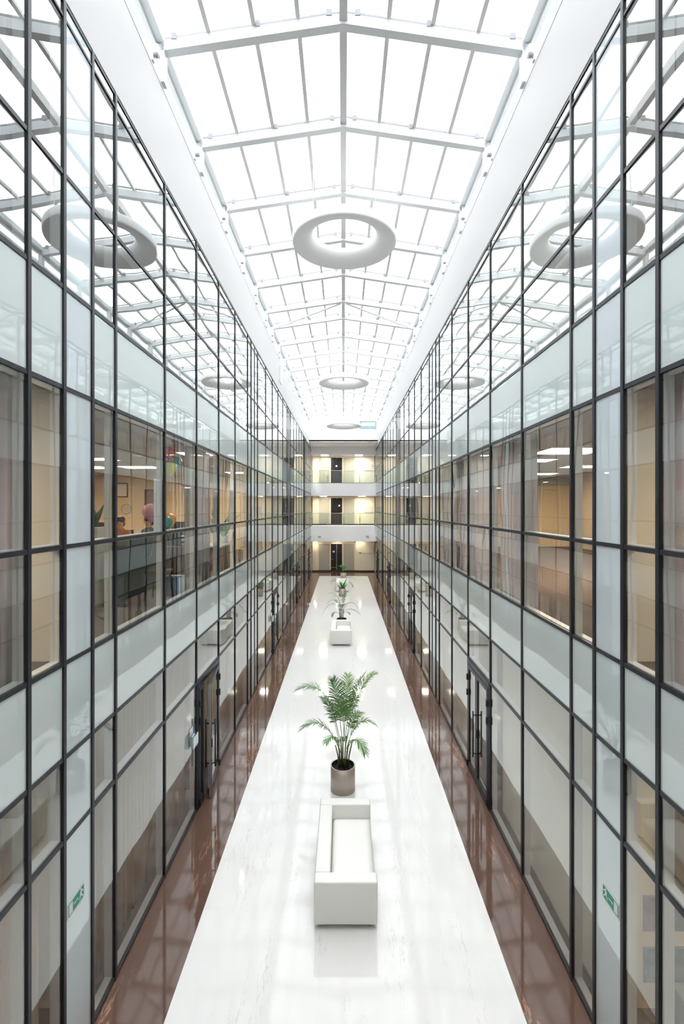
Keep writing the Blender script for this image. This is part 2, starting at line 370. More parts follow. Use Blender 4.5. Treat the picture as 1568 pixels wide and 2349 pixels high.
# glass doors in the facades
dn = 0
def glass_door(s, a, open_deg):
    global dn; dn += 1
    y0, y1 = a + YO, a + 1.5 + YO
    which = {8.5: 'nearest', 17.5: 'second nearest', 26.5: 'third nearest', 35.5: 'farthest'}[a]
    d = thing('door_%d' % dn, (s * GX, y1 - .04, 0), f'{"slightly ajar" if open_deg else "closed"} black-framed glass door in the {SIDE[s]} facade, {which} of its row', 'door', None, 'structure')
    x0, x1 = s * 2.538, s * 2.592
    if s < 0: split = y0 + .36
    else: split = y0 + .80
    # outer frame
    bx('door_head', (x0, y0 + .026, 2.13), (x1, y1 - .026, 2.225), 'dark', d)
    bx('door_jamb', (x0, y0 + .026, 0), (x1, y0 + .075, 2.13), 'dark', d)
    bx('door_jamb', (x0, y1 - .075, 0), (x1, y1 - .026, 2.13), 'dark', d)
    def leaf(ya, yb, hinge_far, ang, handle):
        hy = yb if hinge_far else ya
        lf = bpy.data.objects.new('door_leaf', None); lf.empty_display_size = .1
        link(lf, d, (s * 2.55, hy, 0))
        fw = .075
        bx('stile', (s * 2.53, ya, .01), (s * 2.575, ya + fw, 2.125), 'dark', lf); bx('stile', (s * 2.53, yb - fw, .01), (s * 2.575, yb, 2.125), 'dark', lf)
        bx('stile_edge', (s * 2.535, ya - .004 if hinge_far else yb, .015), (s * 2.57, ya if hinge_far else yb + .004, 2.12), 'alu', lf)
        bx('rail', (s * 2.53, ya + fw, .01), (s * 2.575, yb - fw, .17), 'dark', lf); bx('rail', (s * 2.53, ya + fw, 2.045), (s * 2.575, yb - fw, 2.125), 'dark', lf)
        bx('bead', (s * 2.576, ya + fw - .01, .16), (s * 2.60, ya + fw + .012, 2.05), 'white', lf)
        bx('bead', (s * 2.576, ya + fw, .15), (s * 2.60, yb - fw, .185), 'white', lf)
        bx('door_glass', (s * 2.548, ya + fw, .17), (s * 2.556, yb - fw, 2.045), 'glass', lf)
        for z in (.12, 1.55, 1.86):
            bx('hinge', (s * 2.505, hy - .022, z - .06), (s * 2.535, hy + .022, z + .06), 'black', lf)
        if handle:
            hx = ya + .04 if hinge_far else yb - .04
            for q in (2.47, 2.64):
                bm = tube_bm([(s * q, hx + .03, .55), (s * q, hx + .03, 1.42)], .014, 10)
                for z in (.62, 1.35): tube_bm([(s * 2.55, hx, z), (s * q, hx + .03, z)], .012, 8, bm)
                o = meshobj('pull_handle', bm, 'black', lf, (0, 0, 0), True)
            bx('lock', (s * 2.515, hx - .03, .93), (s * 2.535, hx + .03, 1.08), 'black', lf)
        lf.rotation_euler = (0, 0, R(ang)); return lf
    if s < 0:
        leaf(y0 + .08, split, False, 0, False)
        leaf(split + .005, y1 - .08, True, open_deg, True)
    else:
        leaf(split + .005, y1 - .08, True, 0, False)
        leaf(y0 + .08, split, False, 0, True)
for a in (8.5, 17.5, 26.5, 35.5):
    glass_door(-1, a, 7 if a == 8.5 else 0)
    glass_door(1, a, 0)

# ------------------------------------------------------------------ roof
YR = [6.74 + 1.82 * k for k in range(-4, 6)] + [17.25 + 1.82 * k for k in range(0, 11)]
EX, EZ, RZ = 2.50, 11.67, 12.05           # rafter underside: eave x, eave z, ridge z
SL = (RZ - EZ) / EX
def gz(x): return 12.275 - abs(x) * .155   # glazing plane
def prism(bm, pts, y0, y1):
    a = [bm.verts.new((x, y0, z)) for x, z in pts]; b = [bm.verts.new((x, y1, z)) for x, z in pts]
    n = len(pts)
    for k in range(n): bm.faces.new((a[k], a[(k + 1) % n], b[(k + 1) % n], b[k]))
    bm.faces.new(a[::-1]); bm.faces.new(b)
    bmesh.ops.recalc_face_normals(bm, faces=bm.faces[:])
def rafter(i, y):
    t = thing('ceiling_beam', (0, y, EZ), f'white steel roof rafter over the hall, {ORD[i]} from the near end', 'roof beam', 'roof rafters', 'structure')
    bm = bmesh.new(); h = .15
    prism(bm, [(-EX - .04, EZ), (0, RZ), (EX + .04, EZ), (EX + .04, EZ + h), (0, RZ + h), (-EX - .04, EZ + h)], 0, .12)
    meshobj('rafter', bm, 'steel', t, (0, y, 0))
    for s in (-1, 1):
        bx('post', (s * 2.495, y, 11.2401), (s * 2.60, y + .12, EZ + .1), 'steel', t)
        for x in (.2, 1.2, 2.36):
            zz = RZ - SL * x + h
            bx('bracket', (s * x - .038, y - .01, zz - .01), (s * x + .038, y + .03, zz + .075), 'bracket', t)
raf0 = None
for i, y in enumerate(YR): rafter(i, y)
st(bx('ridge_beam', (-.055, -1, RZ + .04), (.055, 35.6, RZ + .2), 'bar'), 'white ridge beam running along the middle of the skylight', 'roof beam')
for s in (-1, 1):
    n = SIDE[s]
    st(bx('eave_beam_' + n, (s * 2.5, -1, EZ + .12), (s * 2.66, 35.95, EZ + .24), 'steel'), f'white eave beam along the {n} side of the skylight', 'roof beam')
    st(bx('trim_ledge_' + n, (s * 2.5401, -1, 11.2), (s * 2.80, 35.95, 11.24), 'steel'), f'white ledge on top of the {n} wall band', 'ledge')
skn = 100
xs = [.05, .635, 1.25, 1.88, 2.60]
edges = [-1.0] + [y + .06 for y in YR if y > -.5]
for s in (-1, 1):
    for i, (y0, y1) in enumerate(zip(edges, edges[1:])):
        if y1 > 35.7: continue
        skn += 1
        w = thing('window_%d' % skn, (s * 1.3, (y0 + y1) / 2, 12.07), f'sloping skylight bay of four panes on the {SIDE[s]} slope, {ORD[i]} from the near end', 'skylight', f'{SIDE[s]} skylight bays', 'structure')
        for k in range(4):
            xa, xb = xs[k], xs[k + 1]
            bm = bmesh.new()
            prism(bm, [(s * (xa + .02), gz(xa + .02)), (s * (xb - .02), gz(xb - .02)), (s * (xb - .02), gz(xb - .02) + .012), (s * (xa + .02), gz(xa + .02) + .012)], y0 + .012, y1 - .012)
            meshobj('glass_pane', bm, 'roofglass', w)
            if k < 3: bx('glazing_bar', (s * xb - .03, y0 + .02, gz(xb) - .055), (s * xb + .03, y1 - .02, gz(xb) + .005), 'bar', w)
        bm = bmesh.new()
        prism(bm, [(s * .05, gz(.05) - .012), (s * 2.6, gz(2.6) - .012), (s * 2.6, gz(2.6) + .012), (s * .05, gz(.05) + .012)], y1 - .011, y1 + .011)
        meshobj('joint', bm, 'bracket', w)
        bx('edge_seal', (s * 2.585, y0 + .02, gz(2.6) - .02), (s * 2.605, y1 - .02, gz(2.6) + .01), 'bracket', w)
        # upright vent strip under the eave
        bx('lower_rail', (s * 2.60, y0 + .1, 11.24), (s * 2.66, y1 - .02, 11.30), 'steel', w)
        bx('middle_rail', (s * 2.60, y0 + .1, 11.50), (s * 2.65, y1 - .02, 11.54), 'steel', w)
        bx('upper_rail', (s * 2.60, y0 + .1, 11.74), (s * 2.66, y1 - .02, 11.79), 'steel', w)
        bx('vent_glass', (s * 2.625, y0 + .1, 11.30), (s * 2.633, y1 - .02, 11.74), 'roofglass', w)
for s in (-1, 1):
    bm = tube_bm([(s * .08, YR[9] + .1, RZ - .02), (s * 2.45, YR[10] + .02, EZ + .03)], .032, 8)
    st(meshobj('ceiling_brace', bm, 'steel', None, smooth=True), f'slanting white brace between two rafters on the {SIDE[s]} slope', 'brace')
    k = 0
    for y in YR:
        if y < 4 or y > 34: continue
        t = thing('spot_lamp', (s * 2.53, y - .3, 11.24), f'small white spot lamp on the {SIDE[s]} roof ledge, {ORD[k]} from the near end', 'lamp', f'{SIDE[s]} ledge lamps'); k += 1
        bx('bracket', (s * 2.52, y - .33, 11.242), (s * 2.56, y - .27, 11.40), 'steel', t)
        box('housing', (s * 2.49, y - .3, 11.38), (.08, .11, .13), 'white', t, .02)
        bx('lens', (s * 2.475, y - .32, 11.306), (s * 2.505, y - .28, 11.316), 'bracket', t)
bx_ = st(bx('trim_vent', (-2.5395, 19.3, 10.35), (-2.532, 19.95, 10.95), 'bar'), 'grey ventilation grille high on the left white wall band', 'vent')

# gable glazing
g = thing('window_gable', (0, 35.75, 11.06), 'glazed gable window at the far end of the skylight', 'window', None, 'structure')
bm = bmesh.new(); prism(bm, [(-2.6, 11.07), (2.6, 11.07), (2.6, gz(2.6)), (0, gz(0)), (-2.6, gz(2.6))], 35.80, 35.812); meshobj('glass_pane', bm, 'roofglass', g)
for x in (-1.19, .05, 1.20): bx('mullion', (x - .02, 35.77, 11.07), (x + .02, 35.80, gz(x) - .02), 'bar', g)
bx('sill', (-2.6, 35.75, 11.06), (2.6, 35.85, 11.10), 'steel', g)
bx('vent_sash', (1.24, 35.70, 11.12), (1.32, 35.76, 11.70), 'bracket', g); bx('vent_sash', (2.36, 35.70, 11.12), (2.40, 35.76, 11.70), 'bracket', g)
bx('vent_sash', (1.32, 35.70, 11.66), (2.36, 35.76, 11.70), 'bracket', g)
nb = thing('building', (2.2, 44.5, 10.2), 'pale blue-green neighbouring roof block seen through the gable window', 'building')
bx('block', (1.46, 43, 10.2), (2.95, 46, 13.0), 'outside', nb); bx('window_band', (1.6, 42.97, 12.55), (2.8, 43, 12.85), 'bracket', nb)
st(bx('roof_far', (-8.8, YF, 10.1), (8.8, 60, 10.2), 'greywall'), 'flat grey roof beyond the gable', 'roof')

# ------------------------------------------------------------------ ring pendants
def ring(y, b, ro, which):
    ri = ro * .60
    t = thing('ring_pendant', (.02, y, H + b), f'large white ring-shaped pendant lamp under the skylight, {which}', 'pendant lamp', 'ring pendants')
    hh, c = .19, .27
    prof = []
    N = 14
    for k in range(N + 1):           # trumpet underside from inner lip to outer edge
        th = math.pi / 2 * k / N
        prof.append((ri + (ro - .03 - ri) * (1 - math.cos(th)), c * (1 - math.sin(th))))
    prof += [(ro - .01, .006), (ro, .03), (ro, hh - .03), (ro - .01, hh - .006), (ro - .03, hh), (ri + .12, c + .03), (ri + .02, c + .03), (ri, c + .02)]
    bm = lathe_bm(prof, 96, True); meshobj('ring_body', bm, 'ring', t, (.02, y, H + b), True)
    for a in (45, 135, 225, 315):
        r0 = (ri + ro) / 2; px, py = .02 + r0 * math.cos(R(a)), y + r0 * math.sin(R(a))
        meshobj('cable', tube_bm([(px, py, H + b + .2), (px, py, gz(px) - .05)], .006, 6), 'bar', t)
ring(10.3, 5.60, 1.10, 'nearest of three')
ring(21.4, 5.47, 1.105, 'middle one of three')
ring(30.8, 5.15, 1.10, 'farthest, before the gable')

# ------------------------------------------------------------------ far end galleries
st(bx('floor_gallery_first', (-GX, 38.45, 2.61), (GX, YF, 3.85), 'fascia'), 'white-fronted first-floor gallery slab at the far end', 'gallery')
st(bx('floor_gallery_second', (-GX, 38.45, 6.23), (GX, YF, 7.25), 'fascia'), 'white-fronted second-floor gallery slab at the far end', 'gallery')
st(bx('ceiling_gallery', (-GX, 38.45, 9.53), (GX, YF, 10.18), 'fascia'), 'white fascia above the top gallery', 'ceiling')
for z, nm in ((0, 'ground'), (3.85, 'first'), (7.25, 'second')):
    st(bx('baseboard_far_' + nm, (-GX, 39.985, z), (GX, YF, z + .11), 'skirt'), f'dark brown skirting of the far wall at {nm}-floor level', 'skirting')
dz = {0: .0, 1: 3.85, 2: 7.25}
for k, nm in enumerate(('ground', 'first', 'second')):
    z = dz[k]; ht = (2.29, 2.25, 2.19)[k]
    d = thing('door_%d' % (20 + k), (-.57, 40.1, z), f'black double door between frosted sidelights at the far end, {nm} floor', 'door', None, 'structure')
    for x in (-2.08, -1.09, -.055, .95): bx('frame_post', (x - .05, 40.08, z), (x + .05, 40.2, z + ht + .08), 'doorframe', d)
    bx('frame_head', (-2.13, 40.08, z + ht), (1.0, 40.2, z + ht + .09), 'doorframe', d)
    lf = bx('door_leaf', (-1.04, 40.12, z + .02), (-.57, 40.17, z + ht), 'doorblk', d)
    bx('door_leaf', (-.56, 40.12, z + .02), (-.105, 40.17, z + ht), 'doorblk', d)
    bx('meeting_strip', (-.585, 40.11, z + .05), (-.545, 40.12, z + ht - .1), 'black' if k else 'bracket', d)
    hx = -.97 if k == 0 else -.17
    meshobj('door_handle', tube_bm([(hx, 40.12, z + 1.02), (hx, 40.06, z + 1.02), (hx + (.12 if k == 0 else -.12), 40.06, z + 1.02)], .012, 8), 'chrome', d)
    bx('sidelight', (-2.03, 40.13, z + .1), (-1.14, 40.16, z + ht), 'frostdoor', d)
    bx('sidelight', (0, 40.13, z + .1), (.90, 40.16, z + ht), 'frostdoor', d)
    sx, sz = ((-.80, 1.65), (-.34, 1.62), (-.57, 1.5))[k]
    bx('notice', (sx - .07, 40.105, z + sz - .07), (sx + .07, 40.119, z + sz + .07), 'paper', d)
    st(bx('wall_niche_side_' + nm, (-GX, 40.02, z + .0), (-2.13, 40.2, (2.61, 6.23, 9.53)[k]), 'cream' if k < 2 else 'creamlt'), f'narrow cream wall beside the frosted sidelight, {nm} floor', 'wall')
    st(bx('wall_niche_' + nm, (1.0, 40.02, z + .0), (GX, 40.2, (2.61, 6.23, 9.53)[k]), 'cream' if k < 2 else 'creamlt'), f'cream wall beside the black door, {nm} floor', 'wall')
for k, (z, nm) in enumerate(((3.85, 'first'), (7.25, 'second'))):
    b = thing('glass_balustrade', (0, 38.5, z), f'clear glass balustrade with slim posts on the {nm}-floor gallery', 'balustrade')
    xe = [-2.52, -1.27, .02, 1.30, 2.52]
    for xa, xb in zip(xe, xe[1:]): bx('glass_panel', (xa + .006, 38.494, z + .02), (xb - .006, 38.506, z + 1.0), 'bglass', b)
    bx('handrail', (-2.54, 38.48, z + 1.0), (2.54, 38.52, z + 1.025), 'alu', b)
    for x in (-2.5, -1.27, .02, 1.30, 2.5):
        bx('post', (x - .02, 38.53, z), (x + .02, 38.57, z + .68), 'bracket', b)
        for q in (.12, .56): bx('clamp', (x - .09, 38.508, z + q), (x + .09, 38.53, z + q + .025), 'bracket', b)
def ceiling_light(x, y, z, sx, sy, label, group, mat='lamp'):
    t = thing('ceiling_light', (x, y, z), label, 'ceiling lamp', group)
    for (a, b, c, d) in ((-sx / 2 - .03, -sy / 2 - .03, sx / 2 + .03, -sy / 2), (-sx / 2 - .03, sy / 2, sx / 2 + .03, sy / 2 + .03), (-sx / 2 - .03, -sy / 2, -sx / 2, sy / 2), (sx / 2, -sy / 2, sx / 2 + .03, sy / 2)):
        bx('frame', (x + a, y + b, z - .025), (x + c, y + d, z), 'white', t)
    bx('diffuser', (x - sx / 2, y - sy / 2, z - .015), (x + sx / 2, y + sy / 2, z - .002), mat, t)
for x, w in ((-1.5, 'left'), (1.25, 'right')):
    ceiling_light(x, 38.95, 9.53, .60, .8, f'bright square ceiling lamp above the top gallery, {w} one', 'gallery lamps', 'lampw')
    ceiling_light(x - .1 if x < 0 else x + .25, 38.85, 6.23, .55, .6, f'bright ceiling lamp above the middle gallery, {w} one', 'gallery lamps', 'lampg')
for x, w in ((-2.3, 'left'), (1.35, 'right'), (-.5, 'middle')):
    t = thing('downlight', (x, 39.6, 2.61), f'small round downlight before the ground-floor far wall, {w} one', 'lamp', 'far wall downlights')
    meshobj('trim_ring', lathe_bm([(.10, -.02), (.13, -.02), (.13, 0), (.10, 0)], 24, True), 'white', t, (x, 39.6, 2.61))
    meshobj('lens', lathe_bm([(0, -.03), (.10, -.03), (.10, -.005), (0, -.005)], 24), 'lampd', t, (x, 39.6, 2.61))
for x, w in ((-1.9, 'left'), (1.9, 'right')):
    t = thing('wall_lamp', (x, 38.44, 3.0), f'small grey box lamp on the white gallery front, {w} one', 'lamp', 'gallery front lamps')
    box('housing', (x, 38.39, 3.05), (.24, .10, .12), 'steel', t, .015); bx('lens', (x - .1, 38.35, 2.975), (x + .1, 38.43, 2.99), 'black', t)
    t = thing('dome_sensor', (x, 35.8, 10.16), f'tiny dark dome sensor under the far bulkhead, {w} one', 'sensor', 'bulkhead sensors')
    meshobj('dome', lathe_bm([(.045, 0), (.04, -.03), (.02, -.05), (0, -.055)], 16), 'black', t, (x, 35.8, 10.16), True)
    meshobj('base', lathe_bm([(.06, 0), (.06, -.015), (.045, -.015), (.045, 0)], 16, True), 'white', t, (x, 35.8, 10.16))
for k, (z0, z1, m, l) in enumerate(((1.55, 2.1, 'boardw', 'pale board on the cream wall, ground floor far end'), (4.9, 5.39, 'board', 'grey notice board on the cream wall, first floor far end'), (8.35, 8.85, 'board', 'pale grey notice board on the cream wall, second floor far end'))):
    t = thing('notice_board', (2.1, 40.0, z0), l, 'notice board')
    bx('panel', (1.76, 39.99, z0), (2.45, 40.015, z1), m, t); bx('frame_rail', (1.74, 39.985, z0 - .02), (2.47, 40.018, z0), 'alu', t)

# ------------------------------------------------------------------ exit signs
def exit_sign(p, u, W, Ht, label, flip, thick_dir):
    """p centre, u = unit vector pointing to the reader's right, sign faces thick_dir"""
    u = Vector(u); n = Vector(thick_dir); p = Vector(p)
    t = thing('exit_sign', p, label, 'sign')
    def poly(name, pts, d, mat):
        bm = bmesh.new()
        fa = [bm.verts.new(p + u * (x * W * (-1 if flip else 1)) + Vector((0, 0, z * Ht)) + n * d) for x, z in pts]
        ba = [bm.verts.new(v.co - n * .0012) for v in fa]
        bm.faces.new(fa); bm.faces.new(ba[::-1])
        for k in range(len(fa)): bm.faces.new((fa[k], ba[k], ba[(k + 1) % len(fa)], fa[(k + 1) % len(fa)]))
        bmesh.ops.recalc_face_normals(bm, faces=bm.faces[:])
        return meshobj(name, bm, mat, t)
    poly('plate', [(-.5, -.5), (.5, -.5), (.5, .5), (-.5, .5)], .002, 'signw')
    poly('field', [(-.46, -.40), (.46, -.40), (.46, .40), (-.46, .40)], .0035, 'green')
    poly('doorway', [(-.43, -.33), (-.22, -.33), (-.22, .33), (-.43, .33)], .005, 'signw')
    poly('arrow', [(-.16, 0), (-.10, .09), (-.10, .035), (.10, .035), (.10, -.035), (-.10, -.035), (-.10, -.09)], .005, 'signw')
    man = [(.20, .10), (.26, .22), (.36, .22), (.43, .05), (.40, .02), (.35, .13), (.32, .12), (.30, -.05), (.37, -.12), (.42, -.33), (.38, -.33), (.33, -.17), (.25, -.10), (.21, -.20), (.14, -.24), (.14, -.19), (.18, -.15), (.22, .0), (.26, .12), (.22, .06)]
    poly('running_figure', man, .005, 'signw')
    poly('figure_head', [(.27 + .035 * math.cos(a * math.pi / 5), .31 + .075 * math.sin(a * math.pi / 5)) for a in range(10)], .005, 'signw')
exit_sign((-GX + .002, 4.655 + YO + .05, 1.535), (0, 1, 0), .29, .145, 'green exit sign with running figure on the left frosted column glass', False, (1, 0, 0))
exit_sign((GX - .002, 4.655 + YO + .05, 1.535), (0, 1, 0), .29, .145, 'green exit sign with running figure on the right frosted column glass', False, (-1, 0, 0))
exit_sign((1.37, 40.01, 1.56), (1, 0, 0), .24, .11, 'small green exit sign on the cream far wall', False, (0, -1, 0))

# ------------------------------------------------------------------ leaflet holders on the left facade
for y, l in ((8.16, 'clear leaflet holder on the left glass beside the nearest glass door'), (17.14, 'clear leaflet holder on the left glass beside the second door')):
    t = thing('leaflet_holder', (-2.54, y, 1.3), l, 'leaflet holder')
    bx('back_plate', (-2.553, y - .13, 1.28), (-2.548, y + .13, 1.60), 'acryl', t)
    bx('front_plate', (-2.49, y - .13, 1.28), (-2.485, y + .13, 1.47), 'acryl', t)
    bx('bottom_plate', (-2.553, y - .13, 1.275), (-2.485, y + .13, 1.28), 'acryl', t)
    for q in (-.13, .125): bx('side_plate', (-2.548, y + q, 1.28), (-2.49, y + q + .005, 1.47), 'acryl', t)
    tl = bx('leaflet', (-2.54, y - .07, 1.283), (-2.525, y + .07, 1.46), 'leaflet'); tag(tl, l.replace('clear leaflet holder', 'blue leaflet stack in the clear holder'), 'leaflet')

# ------------------------------------------------------------------ sofas
def sofa(x, y, label):
    t = thing('sofa', (x, y, 0), label, 'sofa', 'white sofas')
    W, L, Hh, f = .80, 1.78, .60, .065
    box('base', (x, y + L / 2, f + .11), (W - .02, L - .02, .20), 'leather', t, .02)
    box('backrest', (x - W / 2 + .10, y + L / 2, f + (Hh - f) / 2), (.20, L - .372, Hh - f), 'leather', t, .022)
    for q in (.093, L - .093): box('armrest', (x, y + q, f + (Hh - f) / 2), (W, .186, Hh - f), 'leather', t, .022)
    # seat cushion, gently crowned
    bm = bmesh.new(); bmesh.ops.create_grid(bm, x_segments=14, y_segments=24, size=.5)
    cw, cl = W - .215, L - .38
    for v in bm.verts:
        a, b = v.co.x * 2, v.co.y * 2
        v.co = Vector((v.co.x * cw, v.co.y * cl, .10 + .03 * (1 - a ** 4) * (1 - b ** 6) - .03 * max(abs(a), abs(b)) ** 14))
    ret = bmesh.ops.extrude_face_region(bm, geom=bm.faces[:])
    for v in [q for q in ret['geom'] if isinstance(q, bmesh.types.BMVert)]: v.co.z = -.03
    bmesh.ops.recalc_face_normals(bm, faces=bm.faces[:])
    meshobj('seat_cushion', bm, 'leather', t, (x + .10 - .0, y + L / 2, f + .24), True)
    for sx in (-1, 1):
        for q in (.08, L - .08): box('leg', (x + sx * (W / 2 - .07), y + q, .0325), (.055, .055, .065), 'chrome', t)
sofa(.03, 6.06, 'long white leather sofa standing nearest, with the tall potted palm behind it')
sofa(-.09, 18.5, 'white leather sofa halfway down the hall before the arching palm')
sofa(-.06, 30.4, 'white leather sofa farthest away, half hidden behind a leafy plant pot')

# ------------------------------------------------------------------ potted palms
def frond(pts, w, nl, mat, start=.3, seed=0, droop=.35):
    """feathered leaf: rachis through pts (quadratic chain) with paired leaflets"""
    rnd = random.Random(seed); P = [Vector(p) for p in pts]
    def at(t):
        n = len(P) - 1
        q = [p.copy() for p in P]
        for r in range(n):
            q = [q[k].lerp(q[k + 1], t) for k in range(len(q) - 1)]
        return q[0]
    bm = tube_bm([at(k / 12) for k in range(13)], [.0075 - .0055 * k / 12 for k in range(13)], 5)
    for k in range(nl):
        t = start + (1 - start) * (k + .5) / nl
        p = at(t); d = (at(min(1, t + .02)) - at(t - .02)).normalized()
        side = d.cross(Vector((0, 0, 1)))
        side = side.normalized() if side.length > .05 else Vector((1, 0, 0))
        up = side.cross(d).normalized()
        u = (t - start) / (1 - start)
        ln = w * (math.sin(math.pi * (.18 + .74 * u)) ** .7) * rnd.uniform(.85, 1.1)
        for s in (-1, 1):
            ang = R(62 - 34 * u + rnd.uniform(-8, 8))
            dirn = (d * math.cos(ang) + side * s * math.sin(ang) + up * rnd.uniform(.12, .38)).normalized()
            wd = .0062 + .004 * (1 - u)
            nrm = dirn.cross(up).normalized() * wd
            pts_ = []
            for q in (0, .35, .7, 1):
                c = p + dirn * ln * q - Vector((0, 0, 1)) * droop * ln * q * q
                ww = (.5, 1., .75, .05)[(0, .35, .7, 1).index(q)]
                pts_.append((bm.verts.new(c - nrm * ww), bm.verts.new(c + nrm * ww)))
            for (a, b), (c2, d2) in zip(pts_, pts_[1:]): bm.faces.new((a, b, d2, c2))
    return bm
def pot(x, y, h, r, label, cat='potted palm', name='potted_palm'):
    t = thing(name, (x, y, 0), label, cat)
    meshobj('pot', lathe_bm([(0, 0), (r, 0), (r, h), (r - .012, h), (r - .012, h - .06), (0, h - .06)], 48), 'pot', t, (x, y, 0), True)
    o = t.children[0]
    for p in o.data.polygons: p.use_smooth = abs(p.normal.z) < .5
    meshobj('pot_liner', lathe_bm([(r - .0125, h - .002), (r - .0125, h - .07), (r - .02, h - .07), (r - .02, h - .002)], 48, True), 'potin', t, (x, y, 0))
    bm = lathe_bm([(0, h - .045), (r * .5, h - .05), (r - .015, h - .06)], 32); meshobj('soil', bm, 'soil', t, (x, y, 0), True)
    return t
random.seed(3)
# tall palm behind the nearest sofa
X0, Y0 = -.01, 9.1
t = pot(X0, Y0, .467, .2286, 'tall potted palm with two tiers of fronds behind the nearest white sofa')
canes = [(-.07, -.02), (-.02, .05), (.03, -.05), (.06, .03), (.0, -.01), (-.05, .06), (.09, -.02)]
for k, (a, b) in enumerate(canes):
    top = (X0 + a * 2.0, Y0 + b * 2, .85 + .25 * ((k * 37) % 5) / 5)
    meshobj('stem', tube_bm([(X0 + a, Y0 + b, .41), (X0 + a * 1.3, Y0 + b * 1.3, .65), top], [.017, .014, .010], 7), 'stem', t, (0, 0, 0), True)
FR = [
 ([(-.05, 0, .9), (-.16, .0, 1.45), (-.34, -.05, 2.18), (-.84, -.12, 1.93)], .30, 34, .40),
 ([(.06, 0, .9), (.14, .05, 1.35), (.28, .12, 1.98), (.62, .2, 2.12)], .30, 34, .40),
 ([(.03, .0, .9), (.10, -.05, 1.35), (.14, -.1, 1.9), (.42, -.2, 2.26)], .34, 36, .34),
 ([(-.01, .0, .9), (-.06, .06, 1.3), (-.10, .14, 1.75), (-.20, .3, 1.98)], .34, 32, .34),
 ([(.02, .0, .9), (.02, -.1, 1.3), (.0, -.25, 1.7), (-.06, -.5, 1.86)], .30, 30, .36),
 ([(.02, .0, .9), (.04, .12, 1.3), (.08, .3, 1.75), (.10, .6, 1.95)], .32, 30, .34),
 ([(-.07, .0, .75), (-.16, .0, 1.0), (-.42, -.05, 1.52), (-.78, -.1, 1.17)], .26, 30, .25),
 ([(.07, .0, .75), (.13, .0, 1.0), (.28, .0, 1.50), (.62, .05, 1.19)], .22, 28, .28),
 ([(.07, .0, .7), (.13, -.08, .95), (.27, -.22, 1.22), (.40, -.38, .86)], .22, 24, .3),
 ([(-.06, .02, .8), (-.12, .08, 1.1), (-.22, .2, 1.55), (-.42, .35, 1.60)], .22, 24, .4),
 ([(-.04, -.03, .7), (-.10, -.1, .95), (-.18, -.2, 1.22), (-.30, -.36, 1.05)], .20, 22, .3),
 ([(.05, .03, .8), (.12, .1, 1.1), (.22, .2, 1.38), (.36, .34, 1.30)], .22, 22, .35),
]
for k, (p, w, nl, stt) in enumerate(FR):
    meshobj('frond', frond([(X0 + a, Y0 + b, c) for a, b, c in p], w * 1.0, nl + 6, 'leaf', stt, k), 'leaf' if k % 3 else 'leafd', t)
# sparse arching palm behind the second sofa
X1, Y1 = -.08, 21.1
t = pot(X1, Y1, .467, .2286, 'potted palm with thin drooping fronds behind the middle sofa')
for k, (a, b) in enumerate(canes[:6]):
    meshobj('stem', tube_bm([(X1 + a, Y1 + b, .41), (X1 + a * 1.6, Y1 + b * 1.6, .9)], [.016, .010], 6), 'stem', t)
for k, (p, w, nl) in enumerate([
 ([(-.05, 0, .7), (-.15, 0, 1.2), (-.55, -.05, 1.32), (-.86, -.1, .62)], .13, 20), ([(-.03, 0, .8), (-.1, .1, 1.2), (-.42, .2, 1.42), (-.62, .3, 1.05)], .13, 18),
 ([(.05, 0, .7), (.15, 0, 1.25), (.55, .05, 1.30), (.72, .1, .85)], .13, 20), ([(.05, 0, .7), (.16, -.1, .9), (.5, -.2, 1.05), (.80, -.3, .70)], .16, 22),
 ([(-.02, 0, .8), (-.06, .0, 1.3), (-.2, -.1, 1.65), (-.58, -.15, 1.60)], .12, 20), ([(.02, 0, .8), (.06, .05, 1.2), (.12, .1, 1.5), (.2, .3, 1.55)], .18, 20),
 ([(-.05, 0, .6), (-.2, -.1, .8), (-.35, -.2, .85), (-.4, -.3, .62)], .15, 18), ([(0, 0, .7), (.0, -.1, 1.0), (.06, -.2, 1.2), (.16, -.45, 1.15)], .18, 20),
 ([(.03, .0, .6), (.1, -.05, .75), (.25, -.1, .85), (.34, -.2, .70)], .15, 18), ([(-.02, .03, .7), (-.1, .1, 1.0), (-.2, .3, 1.2), (-.26, .5, 1.2)], .16, 18)]):
    meshobj('frond', frond([(X1 + a, Y1 + b, c) for a, b, c in p], w, nl, 'leafd', .3, 50 + k), 'leafd', t)
